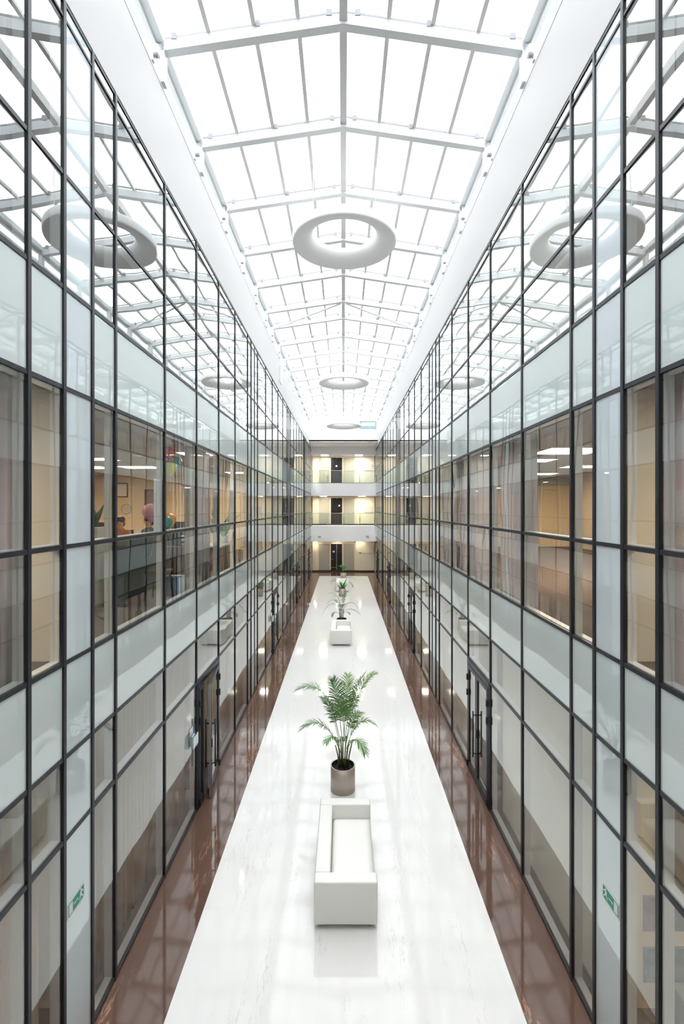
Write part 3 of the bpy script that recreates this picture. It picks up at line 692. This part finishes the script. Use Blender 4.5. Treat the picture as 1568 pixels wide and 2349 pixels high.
# leafy plant before the far sofa
def blade(p0, dirv, ln, wd, bend, bm):
    p0 = Vector(p0); d = Vector(dirv).normalized(); sd = d.cross(Vector((0, 0, 1))); sd = sd.normalized() if sd.length > .05 else Vector((1, 0, 0))
    pr = None
    for k in range(8):
        q = k / 7; c = p0 + d * ln * q - Vector((0, 0, 1)) * bend * q * q
        w2 = wd * math.sin(math.pi * min(1, .06 + .94 * q)) + .003
        m = (bm.verts.new(c - sd * w2 + Vector((0, 0, w2 * .3))), bm.verts.new(c), bm.verts.new(c + sd * w2 + Vector((0, 0, w2 * .3))))
        if pr: bm.faces.new((pr[0], pr[1], m[1], m[0])); bm.faces.new((pr[1], pr[2], m[2], m[1]))
        pr = m
    return bm
def leafy(x, y, h, r, label, leaves, seed, group=None):
    t = pot(x, y, h, r, label, 'potted plant', 'potted_plant'); rnd = random.Random(seed)
    for k in range(leaves):
        a = 2 * math.pi * k / leaves + rnd.uniform(-.3, .3); e = rnd.uniform(.55, 1.35)
        meshobj('leaf', blade((x + .05 * math.cos(a), y + .05 * math.sin(a), h - .06), (math.cos(a) * math.cos(e), math.sin(a) * math.cos(e), math.sin(e)), rnd.uniform(.5, .85), .04, rnd.uniform(.05, .3), bmesh.new()), 'leaf' if k % 2 else 'leafd', t)
    return t
t = leafy(-.07, 29.0, .467, .205, 'broad-leaved green plant in a metal pot before the farthest sofa', 22, 5)
for k, p in enumerate([[(-.07, 29, .5), (-.3, 29, 1.2), (-.7, 29, 1.15), (-.75, 29, .65)], [(-.07, 29, .5), (.1, 29, 1.25), (.5, 29, 1.25), (.72, 29, .95)], [(-.07, 29, .5), (.1, 28.9, 1.), (.45, 28.8, .95), (.56, 28.7, .6)], [(-.07, 29, .5), (-.4, 29, .95), (-.55, 28.9, .95), (-.80, 28.9, .92)]]):
    meshobj('frond', frond(p, .16, 20, 'leafd', .45, 80 + k), 'leafd', t)
t = pot(0., 36.0, .467, .22, 'small bushy potted palm farthest away at the end of the white floor')
for k in range(14):
    a = 2 * math.pi * k / 14 + .2; l = random.uniform(.3, .55)
    meshobj('frond', frond([(0, 36, .42), (.08 * math.cos(a), 36 + .08 * math.sin(a), .75), (l * .6 * math.cos(a), 36 + l * .6 * math.sin(a), 1.12), (l * 1.1 * math.cos(a), 36 + l * math.sin(a), .92)], .15, 16, 'leafd', .3, 100 + k), 'leafd', t)
meshobj('frond', frond([(0, 36, .42), (-.2, 36, .8), (-.8, 35.9, 1.1), (-1.15, 35.8, .62)], .16, 22, 'leaf', .45, 140), 'leaf', t)

# ------------------------------------------------------------------ curtains and blinds behind the glass
def folds(y0, y1, z0, z1, x, amp, per, mat, name, parent, wob=0.):
    bm = bmesh.new(); n = max(12, int((y1 - y0) / per * 8)); rows = [z0, z0 + (z1 - z0) * .5, z1]; g = []
    ph = random.uniform(0, 6)
    for z in rows:
        g.append([bm.verts.new((x + amp * math.sin(2 * math.pi * (y0 + (y1 - y0) * k / n) / per + ph + .4 * math.sin(k * .21 + z * wob)), y0 + (y1 - y0) * k / n, z)) for k in range(n + 1)])
    for a, b in zip(g, g[1:]):
        for k in range(n): bm.faces.new((a[k], a[k + 1], b[k + 1], b[k]))
    bmesh.ops.solidify(bm, geom=bm.faces[:], thickness=.004)
    return meshobj(name, bm, mat, parent, (0, 0, 0), True)
def curtain(s, y0, y1, z0, z1, mat, label, group, per=.13, amp=.026, off=.145):
    x = s * (GX + off)
    t = thing('curtain', (x, (y0 + y1) / 2, z0), label, 'curtain', group)
    folds(y0, y1, z0 + .03, z1 - .05, x, amp, per, mat, 'cloth', t, .7)
    bx('rail', (x - .02, y0, z1 - .05), (x + .02, y1, z1 - .02), 'white', t)
def blind(s, y0, y1, label, group, mat, striped):
    x = s * (GX + .22)
    t = thing('vertical_blind', (x, (y0 + y1) / 2, 0), label, 'blind', group)
    if striped:
        folds(y0, y1, .03, 2.86, x, 0.03, .115, mat, 'cloth', t, .0)
    else:
        bx('cloth', (x - .006, y0, .03), (x + .006, y1, 2.86), mat, t)
        bx('bottom_bar', (x - .012, y0, .0), (x + .012, y1, .03), 'greywall', t)
    bx('rail', (x - .03, y0, 2.86), (x + .03, y1, 2.92), 'white', t)
LIL = {-1: [2.5, 8.5, 14.5, 16, 19, 20.5, 25, 29.5], 1: [2.5, 7, 8.5, 10, 11.5, 14.5, 17.5, 19, 25, 28]}
for s in (-1, 1):
    for k, a in enumerate(LIL[s]):
        curtain(s, a + YO + .04, a + 1.58 + YO, F1, C1, 'lilac', f'lilac curtain behind the {SIDE[s]} first-floor glass, {ORD[k]} from the near end', f'{SIDE[s]} first-floor curtains', off=.145 if k % 2 == 0 else .215)
    curtain(s, 2.5 + YO + .04, 4.02 + YO, F2, C2, 'lilac', f'lilac curtain behind the {SIDE[s]} top-floor glass nearest the viewer', None)
    k = 0
    for a, b in zip(POS, POS[1:]):  # blinds added to lighten the top-floor panes
        if a in COLS or a < (5 if s > 0 else 13) or a > 34: continue
        y0, y1 = a + YO + .0015, b + YO - .0015
        t = thing('added_blind', (s * (GX + .16), (y0 + y1) / 2, F2), f'added pale roller blind lightening the {SIDE[s]} top-floor glass, {ORD[k]} from the near end', 'blind', f'{SIDE[s]} added top-floor blinds'); k += 1
        bx('cloth', (s * (GX + .158), y0, F2 + .04), (s * (GX + .162), y1, C2 - .08), 'sheer', t); bx('roller', (s * (GX + .13), y0, C2 - .08), (s * (GX + .19), y1, C2 - .02), 'white', t)
        bx('bottom_bar', (s * (GX + .15), y0, F2 + .02), (s * (GX + .17), y1, F2 + .04), 'white', t)
    k = 0
    for a, b in zip(POS, POS[1:]):
        if a < 2.5 or a in COLS or (s, a) in DOORS or a > 36: continue
        if s > 0 and a < 5: continue
        strip = s < 0
        y0, y1 = a + YO + (.0 if a not in (5.0, 14.0, 23.0) else .03), b + YO
        blind(s, y0, y1, (f'beige pleated blind behind the {SIDE[s]} ground-floor glass, ' if strip else f'plain off-white blind behind the {SIDE[s]} ground-floor glass, ') + ORD[k] + ' from the near end', f'{SIDE[s]} ground-floor blinds', 'blind' if strip else 'blindw', strip)
        k += 1
# vestibules behind the glass doors
for s in (-1, 1):
    for a in (8.5, 17.5, 26.5, 35.5):
        nm = {8.5: 'nearest', 17.5: 'second', 26.5: 'third', 35.5: 'farthest'}[a]
        for q, e in ((a + YO - .02, 'near'), (a + 1.48 + YO, 'far')):
            st(bx('wall_vestibule', (s * 2.80, q, 0), (s * 4.6, q + .05, C0), 'cream'), f'cream wall on the {e} side of the {nm} {SIDE[s]} doorway passage', 'wall')

# ------------------------------------------------------------------ office ceiling lamps, plus added fill lamps
for s, L in ((-1, [(3.05, 10.0, .6, .6), (5.6, 13.3, .95, .75), (6.9, 13.4, .7, .8), (5.55, 11.1, .6, .55), (5.0, 7.2, .6, .6), (3.4, 15.4, .6, .6)]),
             (1, [(4.45, 9.5, 1.15, 1.0), (4.5, 11.4, .8, .7), (6.45, 13.1, .9, .7), (7.2, 9.2, .9, .9), (6.6, 16.0, .7, .7)])):
    for k, (x, y, sx, sy) in enumerate(L):
        ceiling_light(s * x, y, C1, sx, sy, f'bright ceiling lamp panel in the {SIDE[s]} first-floor office, {ORD[k]} of its group', f'{SIDE[s]} office lamps')
    for k, (x, y) in enumerate(((3.6, 21.5), (3.6, 27), (3.6, 33))):
        ceiling_light(s * x, y, C1, .6, .6, f'ceiling lamp deep in the {SIDE[s]} first-floor rooms, {ORD[k]} of the far group', f'{SIDE[s]} far office lamps')
    for k in range(8):  # unseen lamps added to backlight the top-floor blinds
        y = (17.0 if s < 0 else 7.3) + 3.6 * k
        if y < 36: ceiling_light(s * 3.9, y, C2, .6, .6, f'added unseen lamp backlighting the pale {SIDE[s]} top-floor blinds, {ORD[k]} of its row', f'{SIDE[s]} added top-floor backlights', 'lampfill')
    ceiling_light(s * 4.2, 3.4, C0, .5 if s > 0 else .3, .5 if s > 0 else .3, f'ceiling lamp in the {SIDE[s]} ground-floor corner room', None)
    ceiling_light(s * 4.6, 3.0, C1, .8, .8, f'added fill lamp behind the near lilac curtain on the {SIDE[s]} first floor', None)  # unseen lamp added to brighten the cream partition

# ------------------------------------------------------------------ left office furniture
def picture(x, y, z, w, h, mat, label, name='picture_frame'):
    t = thing(name, (x, y, z), label, 'picture')
    f = .035
    for lo, hi in (((x - w / 2, z), (x + w / 2, z + f)), ((x - w / 2, z + h - f), (x + w / 2, z + h)), ((x - w / 2, z + f), (x - w / 2 + f, z + h - f)), ((x + w / 2 - f, z + f), (x + w / 2, z + h - f))):
        bx('frame_bar', (lo[0], y - .03, lo[1]), (hi[0], y, hi[1]), 'darkwood', t)
    bx('print', (x - w / 2 + f, y - .012, z + f), (x + w / 2 - f, y - .006, z + h - f), mat, t)
picture(-7.72, 16.88, 5.66, .42, .50, 'paper', 'small dark-framed certificate on the yellow office wall')
picture(-6.65, 16.88, 5.35, .55, .58, 'art1', 'dark-framed group picture on the yellow office wall, near the pink balloon')
tk = thing('wall_clock', (-7.55, 16.86, 5.25), 'round pale wall emblem under the small framed certificate', 'clock')
bm = lathe_bm([(0, 0), (.17, 0), (.17, .02), (0, .02)], 32); bmesh.ops.rotate(bm, verts=bm.verts, matrix=Matrix.Rotation(R(90), 3, 'X')); meshobj('dial', bm, 'board', tk, (-7.55, 16.86, 5.25))
bm = tube_bm([(.17 * math.cos(2 * math.pi * k / 32), -.02, .17 * math.sin(2 * math.pi * k / 32)) for k in range(33)], .012, 6); meshobj('rim', bm, 'bracket', tk, (-7.55, 16.86, 5.25))
# screens and desks
t = thing('office_screen', (-3.35, 8.1, F1), 'tall dark teal office partition screen behind the left first-floor glass', 'partition screen')
bx('screen_panel', (-3.40, 7.1, F1 + .05), (-3.35, 9.0, F1 + 1.02), 'teal', t); bx('top_cap', (-3.41, 7.1, F1 + 1.02), (-3.34, 9.0, F1 + 1.04), 'black', t)
for y in (7.15, 8.95): bx('foot', (-3.55, y - .03, F1), (-3.20, y + .03, F1 + .05), 'black', t)
t = thing('office_screen', (-3.6, 6.9, F1), 'low dark desk screen beside the frosted column on the left first floor', 'partition screen')
bx('screen_panel', (-4.9, 6.60, F1 + .35), (-3.5, 6.65, F1 + .98), 'teal', t); bx('modesty_panel', (-4.9, 6.62, F1 + .05), (-3.5, 6.64, F1 + .35), 'woodl', t)
for x in (-4.85, -3.55): bx('foot', (x - .03, 6.45, F1), (x + .03, 6.8, F1 + .05), 'black', t)
t = thing('planter_box', (-3.9, 7.27, F1), 'tall white planter box with green plants behind the left first-floor glass', 'planter')
bx('box_body', (-4.2, 7.12, F1), (-3.62, 7.42, F1 + 1.18), 'creamlt', t, .01); bx('soil', (-4.16, 7.16, F1 + 1.178), (-3.66, 7.38, F1 + 1.19), 'soil', t)
rnd = random.Random(4)
for k in range(16):
    a = rnd.uniform(0, 6.28)
    meshobj('leaf', blade((-3.9 + rnd.uniform(-.22, .22), 7.27 + rnd.uniform(-.08, .08), F1 + 1.17), (math.cos(a) * .5, math.sin(a) * .5, 1), rnd.uniform(.25, .48), .035, rnd.uniform(0, .2), bmesh.new()), 'leafd', t)
def desk(x0, x1, y0, y1, z, label, mat='wood', name='desk'):
    t = thing(name, ((x0 + x1) / 2, (y0 + y1) / 2, z), label, 'desk')
    bx('desk_top', (x0, y0, z + .70), (x1, y1, z + .735), mat, t)
    bx('front_panel', (x1 - .06, y0 + .03, z + .06), (x1 - .04, y1 - .03, z + .70), mat, t)
    for y in (y0 + .02, y1 - .02): bx('side_panel', (x0 + .02, y - .015, z), (x1 - .02, y + .015, z + .70), mat, t)
    for q in range(2):
        d = bx('drawer', (x1 - .04, y0 + .08 + q * (y1 - y0 - .1) / 2, z + .40), (x1 - .022, y0 + (q + 1) * (y1 - y0 - .1) / 2, z + .66), mat, t)
        yc = y0 + .08 + (q + .45) * (y1 - y0 - .1) / 2
        h = bpy.data.objects.new('drawer_pull', boxmesh(.02, .12, .02, 'alu')); link(h, d, (x1 - .013, yc, z + .54))
    return t
desk(-3.75, -3.05, 9.05, 10.4, F1, 'red-brown wooden desk behind the left glass, loaded with paper trays')
desk(-5.3, -4.5, 9.1, 10.2, F1, 'wooden desk behind the teal screen where two people work')
t = thing('stool', (-2.95, 7.75, F1), 'dark wooden stool on the brown carpet by the teal screen', 'stool')
bx('seat', (-3.13, 7.6, F1 + .43), (-2.79, 7.94, F1 + .47), 'darkwood', t, .01)
for a, b in ((-1, -1), (-1, 1), (1, -1), (1, 1)): meshobj('leg', tube_bm([(-2.96 + a * .12, 7.77 + b * .12, F1 + .44), (-2.96 + a * .17, 7.77 + b * .17, F1)], .016, 6), 'darkwood', t)
for k in range(3):
    t = thing('paper_tray', (-3.3, 9.45, F1 + .735 + .075 * k), f'dark letter tray on the red-brown desk, {("lowest", "middle", "topmost")[k]} of the stack', 'letter tray', 'letter trays')
    z = F1 + .736 + .075 * k
    bx('tray_base', (-3.46, 9.3, z), (-3.12, 9.62, z + .008), 'black', t)
    for y in (9.3, 9.612): bx('tray_side', (-3.46, y, z + .008), (-3.12, y + .008, z + .072), 'black', t)
    bx('tray_back', (-3.46, 9.308, z + .008), (-3.452, 9.612, z + .06), 'black', t)
    p = bx('paper_stack', (-3.42, 9.33, z + .0085), (-3.14, 9.59, z + .03 + .01 * (k % 2)), 'paper'); tag(p, f'white paper stack lying in the {("lowest", "middle", "topmost")[k]} letter tray', 'paper', 'paper stacks')
for k, (y, m, l) in enumerate(((8.02, 'blue', 'blue ring binder standing on the office floor by the glass'), (8.12, 'blue', 'second blue ring binder behind the first on the office floor'), (8.24, 'paper', 'white ring binder standing beside the blue binders'))):
    t = thing('ring_binder', (-2.86, y, F1), l, 'binder', None)
    box('cover', (-2.86, y, F1 + .16), (.28, .075, .32), m, t, .006)
    bx('page_block', (-2.995, y - .028, F1 + .012), (-2.715, y + .028, F1 + .308), 'signw', t); bx('spine_label', (-2.72, y - .02, F1 + .18), (-2.7175, y + .02, F1 + .27), 'signw', t)
pp = bx('paper_sheet', (-2.615, 6.67, 4.96), (-2.612, 6.99, 5.70), 'paper'); tag(pp, 'long white paper sheet hung inside the left first-floor glass', 'paper')
pp = bx('paper_sheet', (-2.615, 11.06, 4.96), (-2.612, 11.40, 5.72), 'paper'); tag(pp, 'white paper banner hung inside the glass past the lilac curtain', 'paper')
# monitors
def monitor(x, y, z, label, rz=0):
    t = thing('monitor', (x, y, z), label, 'monitor'); t.rotation_euler = (0, 0, 0)
    bx('screen', (x - .25, y - .02, z + .12), (x + .25, y + .02, z + .44), 'black', t, .006)
    bx('stand', (x - .03, y - .01, z + .01), (x + .03, y + .03, z + .14), 'black', t); bx('stand_base', (x - .11, y - .08, z), (x + .11, y + .1, z + .012), 'black', t)
monitor(-4.85, 9.75, F1 + .736, 'black computer monitor before the seated people')
monitor(-3.35, 10.15, F1 + .736, 'black computer monitor on the red-brown desk')
# balloons
def balloon(x, y, z, r, mat, label):
    t = thing('balloon', (x, y, z), label, 'balloon', None)
    prof = [(0, -1.28), (.06, -1.24), (.035, -1.16), (.16, -1.08), (.55, -.72), (.86, -.28), (1, .15), (.95, .5), (.75, .8), (.42, .98), (0, 1.05)]
    meshobj('skin', lathe_bm([(a * r, b * r) for a, b in prof], 28), mat, t, (x, y, z), True)
    meshobj('string', tube_bm([(x, y, z - 1.27 * r), (x + .03, y + .02, z - 1.27 * r - .25), (x, y, z - 1.27 * r - .5)], .0015, 4), 'paper', t)
balloon(-2.9, 8.06, 6.21, .10, 'bal_red', 'red balloon floating highest behind the left first-floor glass')
balloon(-2.92, 8.14, 5.955, .115, 'bal_yellow2', 'yellow balloon just below the red one')
balloon(-2.98, 8.60, 6.09, .11, 'bal_blue2', 'light blue balloon beside the yellow and red ones')
balloon(-3.0, 7.55, 5.22, .135, 'bal_pink', 'pink balloon beside the hanging white paper sheet')
balloon(-2.9, 8.02, 5.08, .125, 'bal_orange', 'orange balloon just above the dark cross bar')
balloon(-2.86, 7.78, 5.05, .11, 'bal_teal2', 'teal balloon half hidden behind the dark mullion')

# ------------------------------------------------------------------ seated people
def person(x, y, z, face, shirt, label):
    """seated figure; z = seat height, face = heading in degrees"""
    t = thing('person', (x, y, z - .45), label, 'person')
    V = [(0, 0, .06), (0, .01, .22), (0, .0, .40), (0, -.01, .50), (0, .02, .57), (0, .035, .66), (0, .04, .75)]
    RD = [(.15, .12), (.135, .10), (.155, .105), (.10, .075), (.052, .052), (.075, .088), (.07, .082)]
    E = [(k, k + 1) for k in range(6)]
    def add(p, r, fr): V.append(p); RD.append(r); E.append((fr, len(V) - 1)); return len(V) - 1
    for s in (-1, 1):
        a = add((s * .19, 0, .46), (.062, .062), 2); a = add((s * .23, .06, .22), (.045, .045), a); a = add((s * .17, .28, .25), (.034, .034), a); h = add((s * .15, .36, .26), (.034, .018), a)
        for k, (dx, ln) in enumerate(((-.03, .07), (-.01, .085), (.01, .08), (.028, .065))):
            f = add((s * .15 + dx, .36 + ln * .55, .262), (.010, .010), h); add((s * .15 + dx, .36 + ln, .248), (.008, .008), f)
        f = add((s * .15 - s * .045, .375, .252), (.010, .010), h); add((s * .15 - s * .058, .41, .245), (.008, .008), f)
        a = add((s * .10, .06, .04), (.095, .085), 0); a = add((s * .12, .42, .06), (.065, .062), a); a = add((s * .12, .44, -.34), (.042, .042), a); add((s * .12, .55, -.41), (.035, .03), a)
    me = bpy.data.meshes.new('body'); me.from_pydata(V, E, []); o = bpy.data.objects.new('body', me)
    for m_ in ('skin', shirt, 'trouser'): me.materials.append(M[m_])
    link(o, t, (x, y, z)); o.rotation_euler = (0, 0, R(face))
    md = o.modifiers.new('skin', 'SKIN'); md.use_smooth_shade = True
    for v, r in zip(me.skin_vertices[0].data, RD): v.radius = r
    me.skin_vertices[0].data[0].use_root = True
    o.modifiers.new('sub', 'SUBSURF').render_levels = 1; o.modifiers['sub'].levels = 1
    dg = bpy.context.evaluated_depsgraph_get(); m2 = bpy.data.meshes.new_from_object(o.evaluated_get(dg)); o.modifiers.clear(); o.data = m2
    for p in m2.polygons:
        c = p.center; p.use_smooth = True
        p.material_index = 0 if (c.z > .545 or (c.y > .30 and c.z > .2)) else (2 if c.z < .10 else 1)
    def sub(name, pts, mat):
        b = bmesh.new()
        for c, r in pts:
            mm = bmesh.ops.create_icosphere(b, subdivisions=2, radius=1)
            for v in mm['verts']: v.co = Vector((v.co.x * r[0] + c[0], v.co.y * r[1] + c[1], v.co.z * r[2] + c[2]))
        q = meshobj(name, b, mat, t, (x, y, z), True); q.rotation_euler = (0, 0, R(face)); return q
    sub('hair', [((0, .015, .735), (.098, .11, .10)), ((0, -.05, .66), (.085, .06, .11))], 'hair')
    sub('nose', [((0, .135, .675), (.013, .02, .022))], 'skin')
    for s in (-1, 1):
        sub('eye', [((s * .03, .118, .70), (.011, .008, .008))], 'black'); sub('ear', [((s * .085, .03, .68), (.012, .022, .03))], 'skin')
    sub('mouth', [((0, .122, .632), (.022, .008, .006))], 'red_lip')
M['red_lip'] = pbr('lip', (.35, .12, .10), .5)
def chair(x, y, face, label):
    t = thing('office_chair', (x, y, F1), label, 'chair')
    box('seat', (x, y, F1 + .42), (.46, .46, .06), 'black', t, .02)
    d = Vector((math.sin(R(face)), -math.cos(R(face)), 0))
    o = box('backrest', Vector((x, y, F1 + .72)) + d * .24, (.44, .05, .48), 'black', t, .02); o.rotation_euler = (0, 0, R(face))
    meshobj('column', tube_bm([(x, y, F1 + .06), (x, y, F1 + .40)], .025, 8), 'chrome', t)
    for k in range(5): meshobj('foot', tube_bm([(x, y, F1 + .07), (x + .26 * math.cos(k * 1.2566), y + .26 * math.sin(k * 1.2566), F1 + .03)], .018, 6), 'black', t)
chair(-5.05, 10.98, 190, 'black office chair under the person in the orange-brown shirt')
person(-5.05, 10.98, F1 + .46, 190, 'shirt2', 'seated person in an orange-brown shirt behind the teal office screen')
chair(-4.72, 11.75, 150, 'black office chair under the person in the dark shirt')
person(-4.72, 11.75, F1 + .46, 150, 'shirt1', 'seated dark-haired person in a dark shirt at the back of the office')

# ------------------------------------------------------------------ bays past the lilac curtain
t = thing('cabinet', (-3.0, 12.0, F1), 'brown wooden cabinet with a white top behind the left glass past the curtain', 'cabinet')
bx('body', (-3.25, 11.2, F1), (-2.85, 12.6, F1 + .55), 'wood', t); bx('worktop', (-3.28, 11.15, F1 + .55), (-2.82, 12.65, F1 + .59), 'paper', t)
for q in range(3): bx('door', (-2.85, 11.24 + .46 * q, F1 + .05), (-2.838, 11.66 + .46 * q, F1 + .52), 'woodl' if q == 2 else 'wood', t)
def window_plant(x, y, z, label, seed, n=14, l=(.25, .5), mat='leaf'):
    t = thing('potted_plant', (x, y, z), label, 'potted plant'); rnd = random.Random(seed)
    meshobj('pot', lathe_bm([(0, 0), (.08, 0), (.11, .17), (.098, .17), (.09, .13), (0, .13)], 24), 'white', t, (x, y, z))
    for k in range(n):
        a = rnd.uniform(0, 6.28)
        meshobj('leaf', blade((x, y, z + .13), (math.cos(a) * .55, math.sin(a) * .55, 1), rnd.uniform(*l), .05, rnd.uniform(0, .25), bmesh.new()), mat, t)
window_plant(-3.0, 12.05, F1 + .59, 'green plant in a white pot on the white-topped cabinet', 11, 16, (.5, .95))
window_plant(-3.05, 12.42, F1 + .59, 'second white-potted plant at the far end of the cabinet', 12, 14, (.3, .6))
window_plant(-3.0, 11.4, F1 + .59, 'dark green plant in a white pot beside the hanging banner', 13, 16, (.4, .8), 'leafd')

# ------------------------------------------------------------------ right-hand rooms
st(bx('wall_pillar', (6.95, 18.0, F1), (7.25, 18.3, C1), 'greywall'), 'grey pillar before the yellow wall of the right office', 'pillar')
st(bx('wall_pillar_beam', (2.9, 17.9, C1 - .28), (8.6, 18.3, C1), 'ceil'), 'pale beam under the ceiling of the right office', 'beam')
for k, (x, z, m, l) in enumerate(((3.30, .82, 'art1', 'red and grey poster on the cream wall, upper one beside the frame bar'), (3.30, .28, 'art2', 'grey-green poster below the red and grey one'), (3.62, .82, 'art2', 'upper grey poster farther from the glass'), (3.62, .28, 'art2', 'lower narrow grey poster farther from the glass'))):
    t = thing('poster', (x, 5.11, z), l, 'poster')
    bx('print', (x - .13, 5.112, z), (x + .13, 5.118, z + .37), m, t); bx('hanging_bar', (x - .135, 5.105, z + .365), (x + .135, 5.119, z + .378), 'bracket', t)
t = thing('wall_cabinet', (4.1, 5.0, 1.5), 'tan wooden wall cabinet in the right ground-floor corner room', 'cabinet')
bx('body', (3.45, 4.80, 1.45), (5.2, 5.11, 2.3), 'woodl', t)
for q in range(4): bx('door', (3.46 + q * .435, 4.785, 1.46), (3.88 + q * .435, 4.80, 2.29), 'woodl', t)
t = thing('storage_box', (3.75, 4.85, 0), 'grey storage box on the floor under the posters', 'box')
bx('body', (3.46, 4.62, 0), (3.98, 5.06, .27), 'greywall', t, .01); bx('lid', (3.44, 4.60, .27), (4.0, 5.08, .31), 'greywall', t, .01)

# ------------------------------------------------------------------ daylight
wd = bpy.data.worlds.new('overcast_sky'); sc.world = wd; wd.use_nodes = True
nt = wd.node_tree; nt.nodes.clear()
ow = nt.nodes.new('ShaderNodeOutputWorld'); bg = nt.nodes.new('ShaderNodeBackground')
tc = nt.nodes.new('ShaderNodeTexCoord'); sp = nt.nodes.new('ShaderNodeSeparateXYZ'); cr = nt.nodes.new('ShaderNodeValToRGB')
nt.links.new(tc.outputs['Generated'], sp.inputs[0]); nt.links.new(sp.outputs['Z'], cr.inputs[0])
cr.color_ramp.elements[0].position = 0.; cr.color_ramp.elements[0].color = (.78, .84, .90, 1)
cr.color_ramp.elements[1].position = 1.; cr.color_ramp.elements[1].color = (1, 1, 1, 1)
nt.links.new(cr.outputs[0], bg.inputs[0]); bg.inputs[1].default_value = 3.3
nt.links.new(bg.outputs[0], ow.inputs[0])

cy = sc.cycles
cy.max_bounces = 10; cy.diffuse_bounces = 4; cy.glossy_bounces = 5; cy.transmission_bounces = 4; cy.transparent_max_bounces = 24
cy.caustics_reflective = True; cy.caustics_refractive = False; cy.blur_glossy = .2
cy.sample_clamp_indirect = 6.
cy.use_denoising = True
cy.use_adaptive_sampling = True; cy.adaptive_threshold = .09; cy.adaptive_min_samples = 16
vs = sc.view_settings
sc.display_settings.display_device = 'sRGB'
vs.view_transform = 'Standard'; vs.look = 'None'; vs.gamma = 1; vs.use_curve_mapping = False; vs.exposure = .64
